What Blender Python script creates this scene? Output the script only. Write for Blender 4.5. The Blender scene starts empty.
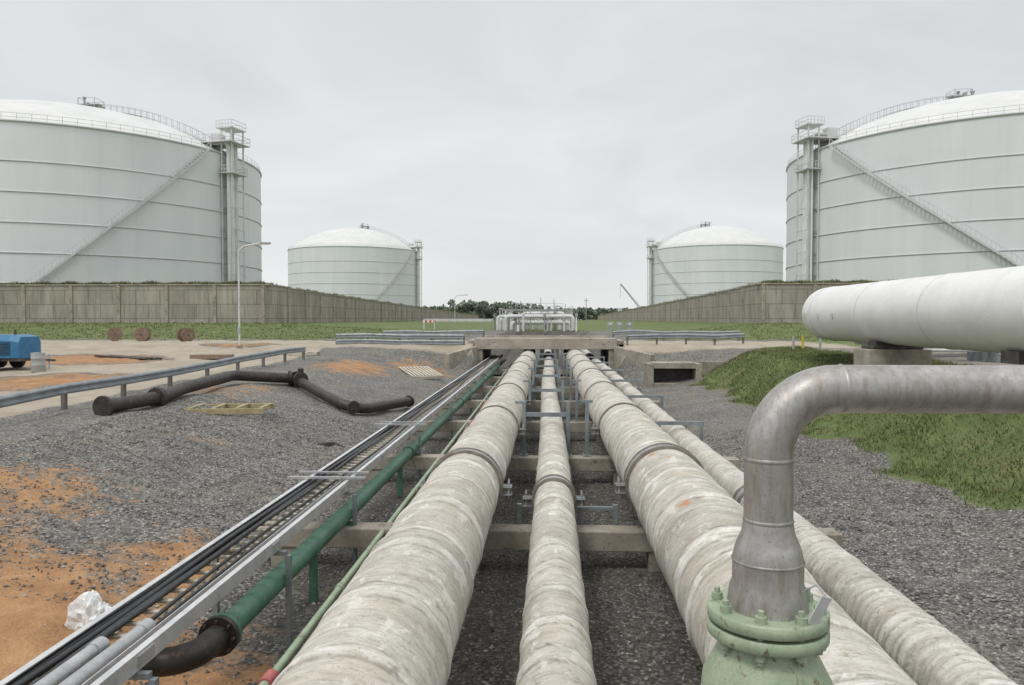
import bpy, math, random, bmesh
import numpy as np
from mathutils import Vector, Matrix, noise as mnoise
random.seed(7); rng=np.random.default_rng(7)
scene=bpy.context.scene
R=math.radians

# ------------------------------------------------------------------ materials
def newmat(name):
    m=bpy.data.materials.new(name); m.use_nodes=True
    nt=m.node_tree; b=nt.nodes['Principled BSDF']; return m,nt,b
def ramp(nt,fac,stops):
    r=nt.nodes.new('ShaderNodeValToRGB'); e=r.color_ramp.elements
    while len(e)<len(stops): e.new(.5)
    for i,(p,c) in enumerate(stops):
        e[i].position=p; e[i].color=(c[0],c[1],c[2],1) if hasattr(c,'__len__') else (c,c,c,1)
    nt.links.new(fac,r.inputs['Fac']); return r.outputs['Color']
def mix(nt,fac,a,b,mode='MIX'):
    m=nt.nodes.new('ShaderNodeMix'); m.data_type='RGBA'; m.blend_type=mode
    for sock,v in ((m.inputs[0],fac),(m.inputs[6],a),(m.inputs[7],b)):
        if isinstance(v,bpy.types.NodeSocket): nt.links.new(v,sock)
        elif hasattr(v,'__len__'): sock.default_value=(v[0],v[1],v[2],1)
        else: sock.default_value=v
    return m.outputs[2]
def noi(nt,vec,scale,detail=6,rough=.6,dist=0):
    n=nt.nodes.new('ShaderNodeTexNoise'); n.inputs['Scale'].default_value=scale
    n.inputs['Detail'].default_value=detail; n.inputs['Roughness'].default_value=rough; n.inputs['Distortion'].default_value=dist
    nt.links.new(vec,n.inputs['Vector']); return n.outputs['Fac']
def objco(nt,scale=(1,1,1)):
    t=nt.nodes.new('ShaderNodeTexCoord'); mp=nt.nodes.new('ShaderNodeMapping'); mp.inputs['Scale'].default_value=scale
    nt.links.new(t.outputs['Object'],mp.inputs['Vector']); return mp.outputs['Vector']
def bump(nt,b,h,strength=.5,dist=.02):
    n=nt.nodes.new('ShaderNodeBump'); n.inputs['Strength'].default_value=strength; n.inputs['Distance'].default_value=dist
    nt.links.new(h,n.inputs['Height']); nt.links.new(n.outputs['Normal'],b.inputs['Normal'])
def weathered(name,c1,c2,scale=2,rough=.7,metal=0,bs=30,bst=.3,bd=.01,spots=None,stretch=(1,1,1)):
    m,nt,b=newmat(name); v=objco(nt,stretch)
    col=ramp(nt,noi(nt,v,scale,6,.65),[(.32,c1),(.68,c2)])
    if spots:
        f=ramp(nt,noi(nt,v,scale*2.7,6,.7,.4),[(spots[1],0),(spots[1]+.08,1)])
        col=mix(nt,f,col,spots[0])
    fine=noi(nt,v,scale*14,3,.6)
    col=mix(nt,.35,col,ramp(nt,fine,[(.3,.25),(.7,.8)]),'SOFT_LIGHT')
    nt.links.new(col,b.inputs['Base Color'])
    rr=ramp(nt,noi(nt,v,scale*3,4,.6),[(.3,max(.05,rough-.12)),(.7,min(1,rough+.12))]); nt.links.new(rr,b.inputs['Roughness'])
    b.inputs['Metallic'].default_value=metal
    bump(nt,b,noi(nt,v,bs,4,.6),bst,bd); return m

CONC=weathered('concrete',(.22,.195,.155),(.42,.385,.32),1.3,.9,0,40,.4,.01,((.12,.105,.085),.58))
CONCL=weathered('concrete_light',(.27,.24,.195),(.43,.395,.33),1.0,.9,0,40,.3,.01,((.16,.14,.11),.58))
GALV=weathered('galvanised',(.36,.37,.38),(.55,.56,.56),3,.5,.6,60,.1,.004)
GUARD=weathered('guardrail_steel',(.24,.27,.29),(.38,.41,.43),2,.55,.4,60,.1,.004,((.2,.13,.08),.66))
POSTM=weathered('guardrail_post',(.12,.11,.10),(.22,.20,.18),2,.8,.2,60,.1,.004)
TRAY=weathered('tray_aluminium',(.55,.56,.57),(.76,.76,.76),3,.42,.55,60,.1,.004,((.35,.34,.32),.64))
BLUEST=weathered('frame_steel',(.16,.19,.205),(.31,.34,.355),3,.6,.3,60,.2,.004,((.2,.11,.06),.62))
DARK=weathered('dark_steel',(.05,.046,.042),(.13,.12,.11),5,.6,.3,60,.2,.004,((.16,.09,.05),.6))
BAND=weathered('clamp_band',(.12,.105,.09),(.24,.215,.19),5,.6,.2,60,.2,.004,((.2,.11,.06),.6))
BLACKP=weathered('black_coating',(.018,.016,.015),(.05,.042,.038),4,.5,0,50,.4,.008,((.14,.065,.035),.57))
CABLE=weathered('cable_black',(.012,.012,.013),(.03,.03,.032),4,.45,0,50,.2,.003)
GREEN=weathered('green_paint',(.045,.13,.085),(.085,.21,.14),2,.5,0,30,.15,.004,((.17,.19,.14),.60))
PALEG=weathered('pale_green_paint',(.25,.33,.22),(.38,.46,.33),3,.5,0,60,.25,.004,((.22,.15,.08),.6))
FLG=weathered('valve_green_paint',(.25,.32,.22),(.37,.44,.31),9,.5,0,70,.35,.003,((.16,.13,.08),.57))
PINK=weathered('red_primer',(.38,.09,.09),(.5,.17,.15),4,.6)
WHITE=weathered('white_paint',(.70,.70,.68),(.80,.80,.78),1.2,.4,0,6,.1,.01,((.52,.51,.48),.66))
LGREY=weathered('light_grey_paint',(.5,.51,.51),(.66,.66,.65),.6,.5)
MGREY=weathered('mid_grey_paint',(.26,.27,.27),(.4,.4,.4),.6,.5)
WOOD=weathered('timber',(.28,.22,.12),(.45,.38,.22),3,.85,0,30,.4,.01)
WOODL=weathered('timber_pale',(.4,.37,.3),(.58,.54,.46),3,.85,0,30,.4,.01)
REEL=weathered('reel_brown',(.16,.11,.085),(.28,.2,.15),3,.85,0,30,.4,.01)
BLUE=weathered('blue_enamel',(.02,.13,.28),(.04,.2,.38),2,.35,0,10,.05,.01,((.12,.15,.17),.62))
RUBBER=weathered('rubber',(.015,.015,.015),(.035,.035,.035),4,.85)
YEL=weathered('yellow_paint',(.5,.36,.03),(.65,.48,.06),3,.5)
REDW=weathered('barricade_red',(.45,.08,.05),(.55,.12,.08),3,.5)
BAG=weathered('plastic_film',(.62,.63,.64),(.8,.8,.8),6,.3,0,14,.5,.03)

def tank_mat(name,c1,c2):
    m,nt,b=newmat(name)
    a=noi(nt,objco(nt,(1,1,.1)),.35,7,.6); col=ramp(nt,a,[(.3,c1),(.7,c2)])
    br=nt.nodes.new('ShaderNodeTexBrick'); br.inputs['Scale'].default_value=1
    br.inputs['Mortar Size'].default_value=.02; br.inputs['Brick Width'].default_value=9; br.inputs['Row Height'].default_value=3.1
    br.inputs['Color1'].default_value=(1,1,1,1); br.inputs['Color2'].default_value=(.975,.98,.985,1); br.inputs['Mortar'].default_value=(.95,.955,.96,1)
    t=nt.nodes.new('ShaderNodeAttribute'); t.attribute_name='wrap'; nt.links.new(t.outputs['Vector'],br.inputs['Vector'])
    col=mix(nt,1.0,col,br.outputs['Color'],'MULTIPLY')
    st=noi(nt,objco(nt,(1.2,1.2,.05)),.9,6,.7); col=mix(nt,ramp(nt,st,[(.54,0),(.78,.25)]),col,(.5,.5,.48))
    nt.links.new(col,b.inputs['Base Color']); b.inputs['Roughness'].default_value=.6; return m
TANKW=tank_mat('tank_shell_paint',(.67,.70,.72),(.75,.775,.79))
DOMEW=weathered('tank_dome_paint',(.58,.59,.58),(.68,.685,.68),.3,.6,0,3,.1,.01)
RINGM=weathered('stiffener_paint',(.48,.50,.51),(.56,.58,.59),.3,.5)

def stainless():
    m,nt,b=newmat('stainless_pipe'); v=objco(nt,(1,1,1))
    a=noi(nt,v,7,9,.7,.6); col=ramp(nt,a,[(.3,(.29,.275,.265)),(.55,(.43,.42,.405)),(.75,(.56,.55,.535))])
    s=noi(nt,objco(nt,(8,8,1.2)),5,7,.7); col=mix(nt,ramp(nt,s,[(.46,0),(.68,.7)]),col,(.27,.215,.17))
    sp=noi(nt,v,90,3,.6); col=mix(nt,ramp(nt,sp,[(.62,0),(.70,.5)]),col,(.15,.125,.10))
    nt.links.new(col,b.inputs['Base Color']); b.inputs['Metallic'].default_value=.65
    nt.links.new(ramp(nt,a,[(.3,.58),(.7,.40)]),b.inputs['Roughness'])
    bump(nt,b,noi(nt,v,60,4,.6),.15,.002); return m
STEEL=stainless()

def insul():
    m,nt,b=newmat('insulation_mastic'); v=objco(nt)
    at=nt.nodes.new('ShaderNodeAttribute'); at.attribute_name='tone'
    sep=nt.nodes.new('ShaderNodeSeparateColor'); nt.links.new(at.outputs['Color'],sep.inputs[0])
    a=noi(nt,v,1.6,10,.75,.3); col=ramp(nt,a,[(.30,(.33,.305,.255)),(.5,(.53,.505,.445)),(.70,(.68,.655,.60))])
    col=mix(nt,sep.outputs[0],col,(.78,.765,.725))
    s=noi(nt,objco(nt,(1.2,7,1.2)),2.2,9,.78,.5); col=mix(nt,ramp(nt,s,[(.48,0),(.66,.85)]),col,(.28,.255,.205))
    sp=noi(nt,v,38,5,.75); col=mix(nt,ramp(nt,sp,[(.55,0),(.66,.6)]),col,(.18,.165,.14))
    s2=noi(nt,objco(nt,(1,.6,1)),4.5,8,.75,.3); col=mix(nt,ramp(nt,s2,[(.56,0),(.61,.65)]),col,(.75,.73,.68))
    s3=noi(nt,objco(nt,(1,1.6,1)),7,8,.8,.2); col=mix(nt,ramp(nt,s3,[(.57,0),(.63,.7)]),col,(.23,.205,.165))
    s4=noi(nt,objco(nt,(1,1.2,1)),1.1,7,.7,.4); col=mix(nt,ramp(nt,s4,[(.52,0),(.70,.5)]),col,(.43,.35,.25))
    s5=noi(nt,objco(nt,(1.5,1,1.5)),1.3,9,.8,.2); col=mix(nt,ramp(nt,s5,[(.68,0),(.72,.6)]),col,(.45,.20,.10))
    col=mix(nt,sep.outputs[1],col,(.5,.2,.09))
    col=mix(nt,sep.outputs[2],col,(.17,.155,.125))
    nt.links.new(col,b.inputs['Base Color']); b.inputs['Roughness'].default_value=.78
    h=mix(nt,.5,noi(nt,v,9,7,.65),noi(nt,objco(nt,(1,5,1)),5,5,.6)); bump(nt,b,h,.6,.035); return m
INS=insul()

def groundmat():
    m,nt,b=newmat('ground_mixed'); v=objco(nt)
    at=nt.nodes.new('ShaderNodeAttribute'); at.attribute_name='mask'
    sep=nt.nodes.new('ShaderNodeSeparateColor'); nt.links.new(at.outputs['Color'],sep.inputs[0])
    vo=nt.nodes.new('ShaderNodeTexVoronoi'); vo.inputs['Scale'].default_value=23; nt.links.new(v,vo.inputs['Vector'])
    s=nt.nodes.new('ShaderNodeSeparateColor'); nt.links.new(vo.outputs['Color'],s.inputs[0])
    g=ramp(nt,s.outputs[0],[(0,(.08,.078,.073)),(.45,(.155,.151,.14)),(.8,(.24,.232,.212)),(1,(.40,.385,.35))])
    g=mix(nt,ramp(nt,vo.outputs['Distance'],[(.4,0),(.8,.7)]),g,(.045,.043,.04))
    g=mix(nt,.9,g,ramp(nt,noi(nt,v,.7,8,.7),[(.3,.33),(.7,.70)]),'SOFT_LIGHT')
    g=mix(nt,ramp(nt,noi(nt,v,.3,9,.78,.5),[(.50,0),(.68,.55)]),g,(.24,.20,.15))
    # under-pipe shade painted into the gravel: darker bed between the sleepers
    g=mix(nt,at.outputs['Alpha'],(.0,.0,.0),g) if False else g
    shade_xyz=nt.nodes.new('ShaderNodeSeparateXYZ'); nt.links.new(v,shade_xyz.inputs[0])
    ab=nt.nodes.new('ShaderNodeMath'); ab.operation='ABSOLUTE'; nt.links.new(shade_xyz.outputs[0],ab.inputs[0])
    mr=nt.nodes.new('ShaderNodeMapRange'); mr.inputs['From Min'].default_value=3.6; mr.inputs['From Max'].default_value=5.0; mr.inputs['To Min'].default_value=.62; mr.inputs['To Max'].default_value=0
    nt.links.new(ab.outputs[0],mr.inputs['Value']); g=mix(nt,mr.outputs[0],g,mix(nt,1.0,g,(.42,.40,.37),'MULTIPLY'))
    so=ramp(nt,noi(nt,v,1.8,9,.78,.3),[(.28,(.14,.08,.042)),(.43,(.31,.165,.075)),(.6,(.42,.24,.115)),(.78,(.48,.32,.185))])
    rd=ramp(nt,noi(nt,v,.6,9,.7),[(.3,(.29,.245,.185)),(.7,(.44,.395,.32))])
    gr=ramp(nt,noi(nt,v,1.1,10,.75),[(.25,(.065,.085,.028)),(.5,(.11,.15,.045)),(.72,(.18,.21,.075))])
    gr=mix(nt,ramp(nt,noi(nt,v,.25,6,.7,.5),[(.5,0),(.7,.55)]),gr,(.22,.19,.10))
    jitter=noi(nt,v,1.6,9,.78)
    def soft(mask,amt=.9):
        ad=nt.nodes.new('ShaderNodeMath'); ad.operation='ADD'; nt.links.new(mask,ad.inputs[0])
        mu=nt.nodes.new('ShaderNodeMath'); mu.operation='MULTIPLY_ADD'; mu.inputs[1].default_value=amt; mu.inputs[2].default_value=-amt*.5
        nt.links.new(jitter,mu.inputs[0]); nt.links.new(mu.outputs[0],ad.inputs[1])
        return ramp(nt,ad.outputs[0],[(.40,0),(.62,1)])
    col=mix(nt,soft(sep.outputs[1],1.7),g,so)
    col=mix(nt,soft(sep.outputs[2],.6),col,rd)
    col=mix(nt,soft(sep.outputs[0],.9),col,gr)
    nt.links.new(col,b.inputs['Base Color']); b.inputs['Roughness'].default_value=.95
    h=mix(nt,.5,vo.outputs['Distance'],noi(nt,v,20,5,.7)); bump(nt,b,h,.7,.035); return m
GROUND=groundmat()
def islandmat(name,stops,rough=.9):
    m,nt,b=newmat(name); g=nt.nodes.new('ShaderNodeNewGeometry')
    col=ramp(nt,g.outputs['Random Per Island'],stops)
    col=mix(nt,.85,col,ramp(nt,noi(nt,objco(nt),.8,7,.75),[(.3,.2),(.7,.78)]),'SOFT_LIGHT')
    nt.links.new(col,b.inputs['Base Color']); b.inputs['Roughness'].default_value=rough; return m
STONE=islandmat('gravel_stone',[(0,(.08,.078,.073)),(.4,(.165,.16,.148)),(.8,(.26,.25,.23)),(1,(.44,.42,.385))])
GRASS=islandmat('grass_blade',[(0,(.07,.09,.03)),(.5,(.115,.15,.05)),(.8,(.18,.20,.08)),(1,(.31,.27,.15))])
LEAF=islandmat('tree_leaves',[(0,(.12,.15,.12)),(.5,(.18,.215,.17)),(1,(.25,.28,.22))])  # leaf tones paled and greyed, distance haze put into the colour
LEAF2=islandmat('bark',[(0,(.14,.13,.12)),(1,(.18,.16,.14))])

def wallmat():
    m,nt,b=newmat('panel_wall_concrete'); t=nt.nodes.new('ShaderNodeTexCoord')
    sx=nt.nodes.new('ShaderNodeSeparateXYZ'); nt.links.new(t.outputs['Object'],sx.inputs[0])
    ad=nt.nodes.new('ShaderNodeMath'); ad.operation='ADD'; nt.links.new(sx.outputs[0],ad.inputs[0]); nt.links.new(sx.outputs[1],ad.inputs[1])
    cb=nt.nodes.new('ShaderNodeCombineXYZ'); nt.links.new(ad.outputs[0],cb.inputs[0]); nt.links.new(sx.outputs[2],cb.inputs[1])
    br=nt.nodes.new('ShaderNodeTexBrick'); br.inputs['Scale'].default_value=1; br.inputs['Brick Width'].default_value=2.6; br.inputs['Row Height'].default_value=1.5
    br.inputs['Mortar Size'].default_value=.04; br.inputs['Mortar Smooth'].default_value=.5
    br.inputs['Color1'].default_value=(.37,.345,.295,1); br.inputs['Color2'].default_value=(.31,.29,.245,1); br.inputs['Mortar'].default_value=(.17,.155,.13,1)
    nt.links.new(cb.outputs[0],br.inputs['Vector'])
    v=objco(nt,(1,1,.25)); col=mix(nt,.95,br.outputs['Color'],ramp(nt,noi(nt,v,.7,9,.75),[(.3,.22),(.7,.75)]),'SOFT_LIGHT')
    st=noi(nt,objco(nt,(1.5,1.5,.12)),1.2,7,.7); col=mix(nt,ramp(nt,st,[(.5,0),(.68,.6)]),col,(.14,.13,.105))
    nt.links.new(col,b.inputs['Base Color']); b.inputs['Roughness'].default_value=.9
    bump(nt,b,br.outputs['Fac'],.4,-.04); return m
WALLM=wallmat()

# ------------------------------------------------------------------ mesh builder
class MB:
    def __init__(s): s.v=[];s.f=[];s.m=[];s.s=[];s.mats=[]
    def add(s,vs,fs,mat,smooth=False):
        if mat not in s.mats: s.mats.append(mat)
        k=s.mats.index(mat); o=len(s.v); s.v+= [tuple(p) for p in vs]
        for f in fs: s.f.append(tuple(i+o for i in f)); s.m.append(k); s.s.append(smooth)
    def box(s,c,size,mat,rot=None):
        c=Vector(c); h=[d/2 for d in size]; vs=[]
        for sx in(-1,1):
            for sy in(-1,1):
                for sz in(-1,1):
                    p=Vector((sx*h[0],sy*h[1],sz*h[2]))
                    if rot is not None: p=rot@p
                    vs.append(c+p)
        s.add(vs,[(0,1,3,2),(4,6,7,5),(0,4,5,1),(2,3,7,6),(0,2,6,4),(1,5,7,3)],mat)
    def beam(s,p,q,w,h,mat,up=(0,0,1)):
        p=Vector(p);q=Vector(q);d=q-p;L=d.length
        if L<1e-6:return
        y=d/L; u=Vector(up)
        if abs(y.dot(u))>.98:u=Vector((1,0,0))
        x=y.cross(u).normalized(); z=x.cross(y)
        s.box((p+q)/2,(w,L,h),mat,Matrix((x,y,z)).transposed())
    def tube(s,pts,r,mat,n=12,caps=True,closed=False):
        pts=[Vector(p) for p in pts]; k=len(pts)
        rs=r if isinstance(r,(list,tuple)) else [r]*k
        T=[]
        for i in range(k):
            if closed: d=pts[(i+1)%k]-pts[i-1]
            else:
                a=pts[max(0,i-1)]; b=pts[min(k-1,i+1)]; d=b-a
            T.append(d.normalized() if d.length>1e-9 else (T[-1] if T else Vector((0,0,1))))
        u=Vector((0,0,1)) if abs(T[0].z)<.9 else Vector((1,0,0))
        x=T[0].cross(u).normalized(); rings=[]
        for i in range(k):
            x=(x-T[i]*x.dot(T[i])).normalized(); y=T[i].cross(x)
            rings.append([pts[i]+(x*math.cos(2*math.pi*j/n)+y*math.sin(2*math.pi*j/n))*rs[i] for j in range(n)])
        vs=[p for g in rings for p in g]; fs=[]
        for i in range(k if closed else k-1):
            i2=(i+1)%k
            for j in range(n):
                j2=(j+1)%n; fs.append((i*n+j,i*n+j2,i2*n+j2,i2*n+j))
        s.add(vs,fs,mat,True)
        if caps and not closed:
            s.add(rings[0],[tuple(range(n))[::-1]],mat); s.add(rings[-1],[tuple(range(n))],mat)
    def cyl(s,p,q,r,mat,n=12,r2=None): s.tube([p,q],[r,r if r2 is None else r2],mat,n)
    def obj(s,name,bevel=0,parent=None):
        me=bpy.data.meshes.new(name); me.from_pydata(s.v,[],s.f)
        for m in s.mats: me.materials.append(m)
        me.polygons.foreach_set('material_index',s.m); me.polygons.foreach_set('use_smooth',s.s); me.update()
        o=bpy.data.objects.new(name,me); scene.collection.objects.link(o)
        if parent: o.parent=parent
        if bevel:
            b=o.modifiers.new('b','BEVEL'); b.width=bevel; b.segments=2; b.limit_method='ANGLE'; b.angle_limit=R(50)
        return o
def fillet(pts,r,n=8):
    pts=[Vector(p) for p in pts]; out=[pts[0]]
    for i in range(1,len(pts)-1):
        a,b,c=pts[i-1],pts[i],pts[i+1]; d1=(a-b).normalized(); d2=(c-b).normalized()
        ang=d1.angle(d2)
        if ang>3.1: out.append(b); continue
        t=min(r/math.tan(ang/2),(a-b).length*.49,(c-b).length*.49); rr=t*math.tan(ang/2)
        cen=b+(d1+d2).normalized()*(rr/math.sin(ang/2))
        s=b+d1*t; e=b+d2*t; v1=s-cen; v2=e-cen; A=v1.angle(v2); ax=v1.cross(v2).normalized()
        for j in range(n+1): out.append(cen+Matrix.Rotation(A*j/n,3,ax)@v1)
    out.append(pts[-1]); return out
def npmesh(name,V,F,mat,smooth=False,parent=None):
    me=bpy.data.meshes.new(name); nv=len(V); nf=len(F); k=F.shape[1]
    me.vertices.add(nv); me.vertices.foreach_set('co',V.astype(np.float32).ravel())
    me.loops.add(nf*k); me.loops.foreach_set('vertex_index',F.astype(np.int32).ravel())
    me.polygons.add(nf); me.polygons.foreach_set('loop_start',np.arange(0,nf*k,k,dtype=np.int32))
    me.polygons.foreach_set('loop_total',np.full(nf,k,dtype=np.int32))
    me.polygons.foreach_set('use_smooth',np.full(nf,smooth,dtype=bool))
    me.update(calc_edges=True); me.materials.append(mat)
    o=bpy.data.objects.new(name,me); scene.collection.objects.link(o)
    if parent:o.parent=parent
    return o
def empty(name):
    o=bpy.data.objects.new(name,None); scene.collection.objects.link(o); return o

# ------------------------------------------------------------------ terrain
def sm(a,b,t):
    t=np.clip((t-a)/(b-a),0,1); return t*t*(3-2*t)
def H(x,y,rough=True):
    x=np.asarray(x,float); y=np.asarray(y,float)
    near=np.interp(x,[-60,-14,-11.5,-10.2,-5,-4.4,4.2,8.3,9,11,12.5,60],[-2.2,-2.4,-2.42,-2.62,-3.85,-4,-4,-3.6,-3.4,-1.8,-1.6,-1.5])
    near=near-.30*np.interp(x,[-12.5,-6],[1,0])*(1-sm(17,42,y))
    mid=np.interp(x,[-60,-13,-11,-5,-4.4,4.4,6,12,60],[-2.1,-2.2,-2.35,-3.85,-4,-4,-3.6,-2.4,-1.8])
    road=np.interp(x,[-60,-5.3,-5,-4.7,4.7,5,5.3,60],[-1.8,-1.75,-1.7,-4,-4,-1.7,-1.75,-1.8])
    far=np.interp(x,[-400,-29.6,-12,-7,-5,-4.7,4.7,5,7,12,21.8,400],[-.5,-.5,-1.35,-1.6,-1.7,-4,-4,-1.7,-1.6,-1.4,-.5,-.5])
    far2=np.interp(x,[-400,-29.6,-12,12,21.8,400],[-.5,-.5,-1.5,-1.5,-.5,-.5])
    h=near+(mid-near)*sm(42,48,y); h=h+(road-h)*sm(48,52,y); h=h+(far-h)*sm(61,79,y); h=h+(far2-h)*sm(92,97,y)
    h=h+(-1.6-h)*sm(380,480,y)
    if rough:
        w=np.where((np.abs(x)<5)&(y<60),.25,1.0)
        h=h+w*(.05*np.sin(x*1.3+y*.7)*np.sin(y*.9-x*.4)+.035*np.sin(x*2.3+y*1.1+1)*np.sin(y*1.9-x*1.2+2)+.015*np.sin(x*6.3+y*4.1)*np.sin(x*1.7-y*5.2))
    return h
def Hs(x,y): return float(H(x,y))
def axis(lo,hi,step,far):
    a=list(np.arange(lo,hi+.001,step)); s=step
    while a[-1]<far: s*=1.25; a.append(a[-1]+s)
    s=step; b=[]; c=lo
    while c>-far: s*=1.25; c-=s; b.append(c)
    return np.array(b[::-1]+a)
X=axis(-32,28,.3,3000); Y=axis(-4,85,.35,3500)
gx,gy=np.meshgrid(X,Y); gz=H(gx,gy); V=np.stack([gx.ravel(),gy.ravel(),gz.ravel()],1)
ny,nx=gx.shape; idx=np.arange(nx*ny).reshape(ny,nx)
F=np.stack([idx[:-1,:-1].ravel(),idx[:-1,1:].ravel(),idx[1:,1:].ravel(),idx[1:,:-1].ravel()],1)
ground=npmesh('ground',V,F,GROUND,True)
def blob(x,y,cx,cy,r,ry=None): return np.clip(1.25-np.sqrt(((x-cx)/r)**2+((y-cy)/(ry or r))**2),0,1)
def masks(x,y):
    g=np.zeros_like(x); s=np.zeros_like(x); r=np.zeros_like(x)
    edge=.35*np.sin(y*.8)+.25*np.sin(y*2.1+1)
    g=np.maximum(g,sm(7.8,9.0,x+edge)*(1-sm(13,15,x))*(1-sm(43,46,y)))
    g=np.maximum(g,sm(61,65,y)*(sm(6.5,9,x)+1-sm(-9,-6.5,x)).clip(0,1))
    g=np.maximum(g,sm(95,100,y)*.9)
    g=np.maximum(g,sm(17,22,x)*sm(30,50,y)*.8)
    for (cx,cy,a,b_,q) in [(-6.8,6.6,4.2,4.8,1.25),(-12,10.5,5.0,3.8,1.15),(-4.0,6.4,1.8,3.2,1.05),(-9.5,13.0,3.0,2.8,.6),(-8.5,19,1.5,2,.40),(-11.5,28,3.0,4.0,.46),(-5.8,11.0,1.6,2.8,.65),(-10.5,41,2.8,6,.68),(-8,47,3,3.5,.7),(-20,30,4.5,6,.7),(-24,24,5,3,.7),(-27,42,8,6,.8),(-21,52,5,3,.6)]:
        s=np.maximum(s,blob(x,y,cx,cy,a,b_)*q)
    r=np.maximum(r,(1-sm(-15.2,-14.2,x))*(1-sm(60,62,y))*.85)
    r=np.maximum(r,sm(49.5,51.5,y)*(1-sm(60,62,y))*(np.abs(x)>4.8)*.9)
    r=np.maximum(r,sm(12.5,14.5,x)*(1-sm(49,51,y))*.45)
    r=np.where((x<-15)&(s>.4),r*.4,r)
    return g,s.clip(0,1),r
g,s_,r_=masks(V[:,0],V[:,1])
ca=ground.data.color_attributes.new('mask','FLOAT_COLOR','POINT')
ca.data.foreach_set('color',np.stack([g,s_,r_,np.ones_like(g)],1).astype(np.float32).ravel())

def stones(name,n,xr,yr,smin,smax,filt):
    t=rng.random(n); y=yr[0]+(yr[1]-yr[0])*t**1.6; x=rng.uniform(xr[0],xr[1],n)
    k=filt(x,y); x=x[k];y=y[k];n=len(x); z=H(x,y)
    base=np.array([[1,0,0],[0,1,0],[-1,0,0],[0,-1,0],[0,0,.8],[0,0,-.8]],float)
    sc=(smin+(smax-smin)*rng.random(n)**2)[:,None,None]*(1+.5*rng.uniform(-1,1,(n,6,3)))
    P=base[None]*sc*.5+rng.normal(0,.12,(n,6,3))*sc*.5
    a=rng.uniform(0,6.28,n); c,s=np.cos(a)[:,None],np.sin(a)[:,None]
    Px=P[:,:,0]*c-P[:,:,1]*s; Py=P[:,:,0]*s+P[:,:,1]*c
    V=np.stack([Px+x[:,None],Py+y[:,None],P[:,:,2]+z[:,None]+.006],2).reshape(-1,3)
    f=np.array([[0,1,4],[1,2,4],[2,3,4],[3,0,4],[1,0,5],[2,1,5],[3,2,5],[0,3,5]])
    F=(f[None]+np.arange(n)[:,None,None]*6).reshape(-1,3)
    return npmesh(name,V,F,STONE)
def nosoil(x,y):
    g,s,r=masks(x,y); return (g<.35)&(rng.random(len(x))>s*1.1-.08)&(r<.3)&((np.abs(x)>4.2)|(rng.random(len(x))<.45))
stones('gravel',120000,(-11.5,9),(4.5,26),.026,.065,nosoil)

def blades(name,n,xr,yr,h0,h1,w,filt,zf=None):
    x=rng.uniform(*xr,n); y=rng.uniform(*yr,n); k=filt(x,y); x=x[k];y=y[k];n=len(x)
    z=(zf or H)(x,y); a=rng.uniform(0,6.28,n)
    cl=.5+.9*(.5+.5*np.sin(x*2.1+np.sin(y*1.7)*2)*np.sin(y*1.3+1)); h=rng.uniform(h0,h1,n)*cl; l=rng.normal(0,.7,(n,2))*h[:,None]
    dx=np.cos(a)*w/2; dy=np.sin(a)*w/2
    V=np.stack([np.stack([x-dx,y-dy,z-.02],1),np.stack([x+dx,y+dy,z-.02],1),np.stack([x+l[:,0],y+l[:,1],z+h],1)],1).reshape(-1,3)
    return npmesh(name,V,np.arange(3*n).reshape(-1,3),GRASS)
def gm(x,y):
    g,s,r=masks(x,y); nz=.3*np.sin(x*3+y)*np.sin(y*2.3-x)+.25*np.sin(x*.9+2)*np.sin(y*1.1); return ((g+nz+rng.normal(0,.15,len(x)))>.6)
blades('grass',120000,(7.6,15),(9,46),.03,.13,.03,gm)
blades('grass',16000,(-60,-6.5),(60,80),.04,.14,.10,gm)
blades('grass',9000,(6.5,40),(60,80),.04,.14,.10,gm)
blades('weeds',1800,(-4,8.5),(5,24),.04,.13,.03,lambda x,y:(np.sin(x*2.9)*np.sin(y*1.9+.7)>.70))

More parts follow.
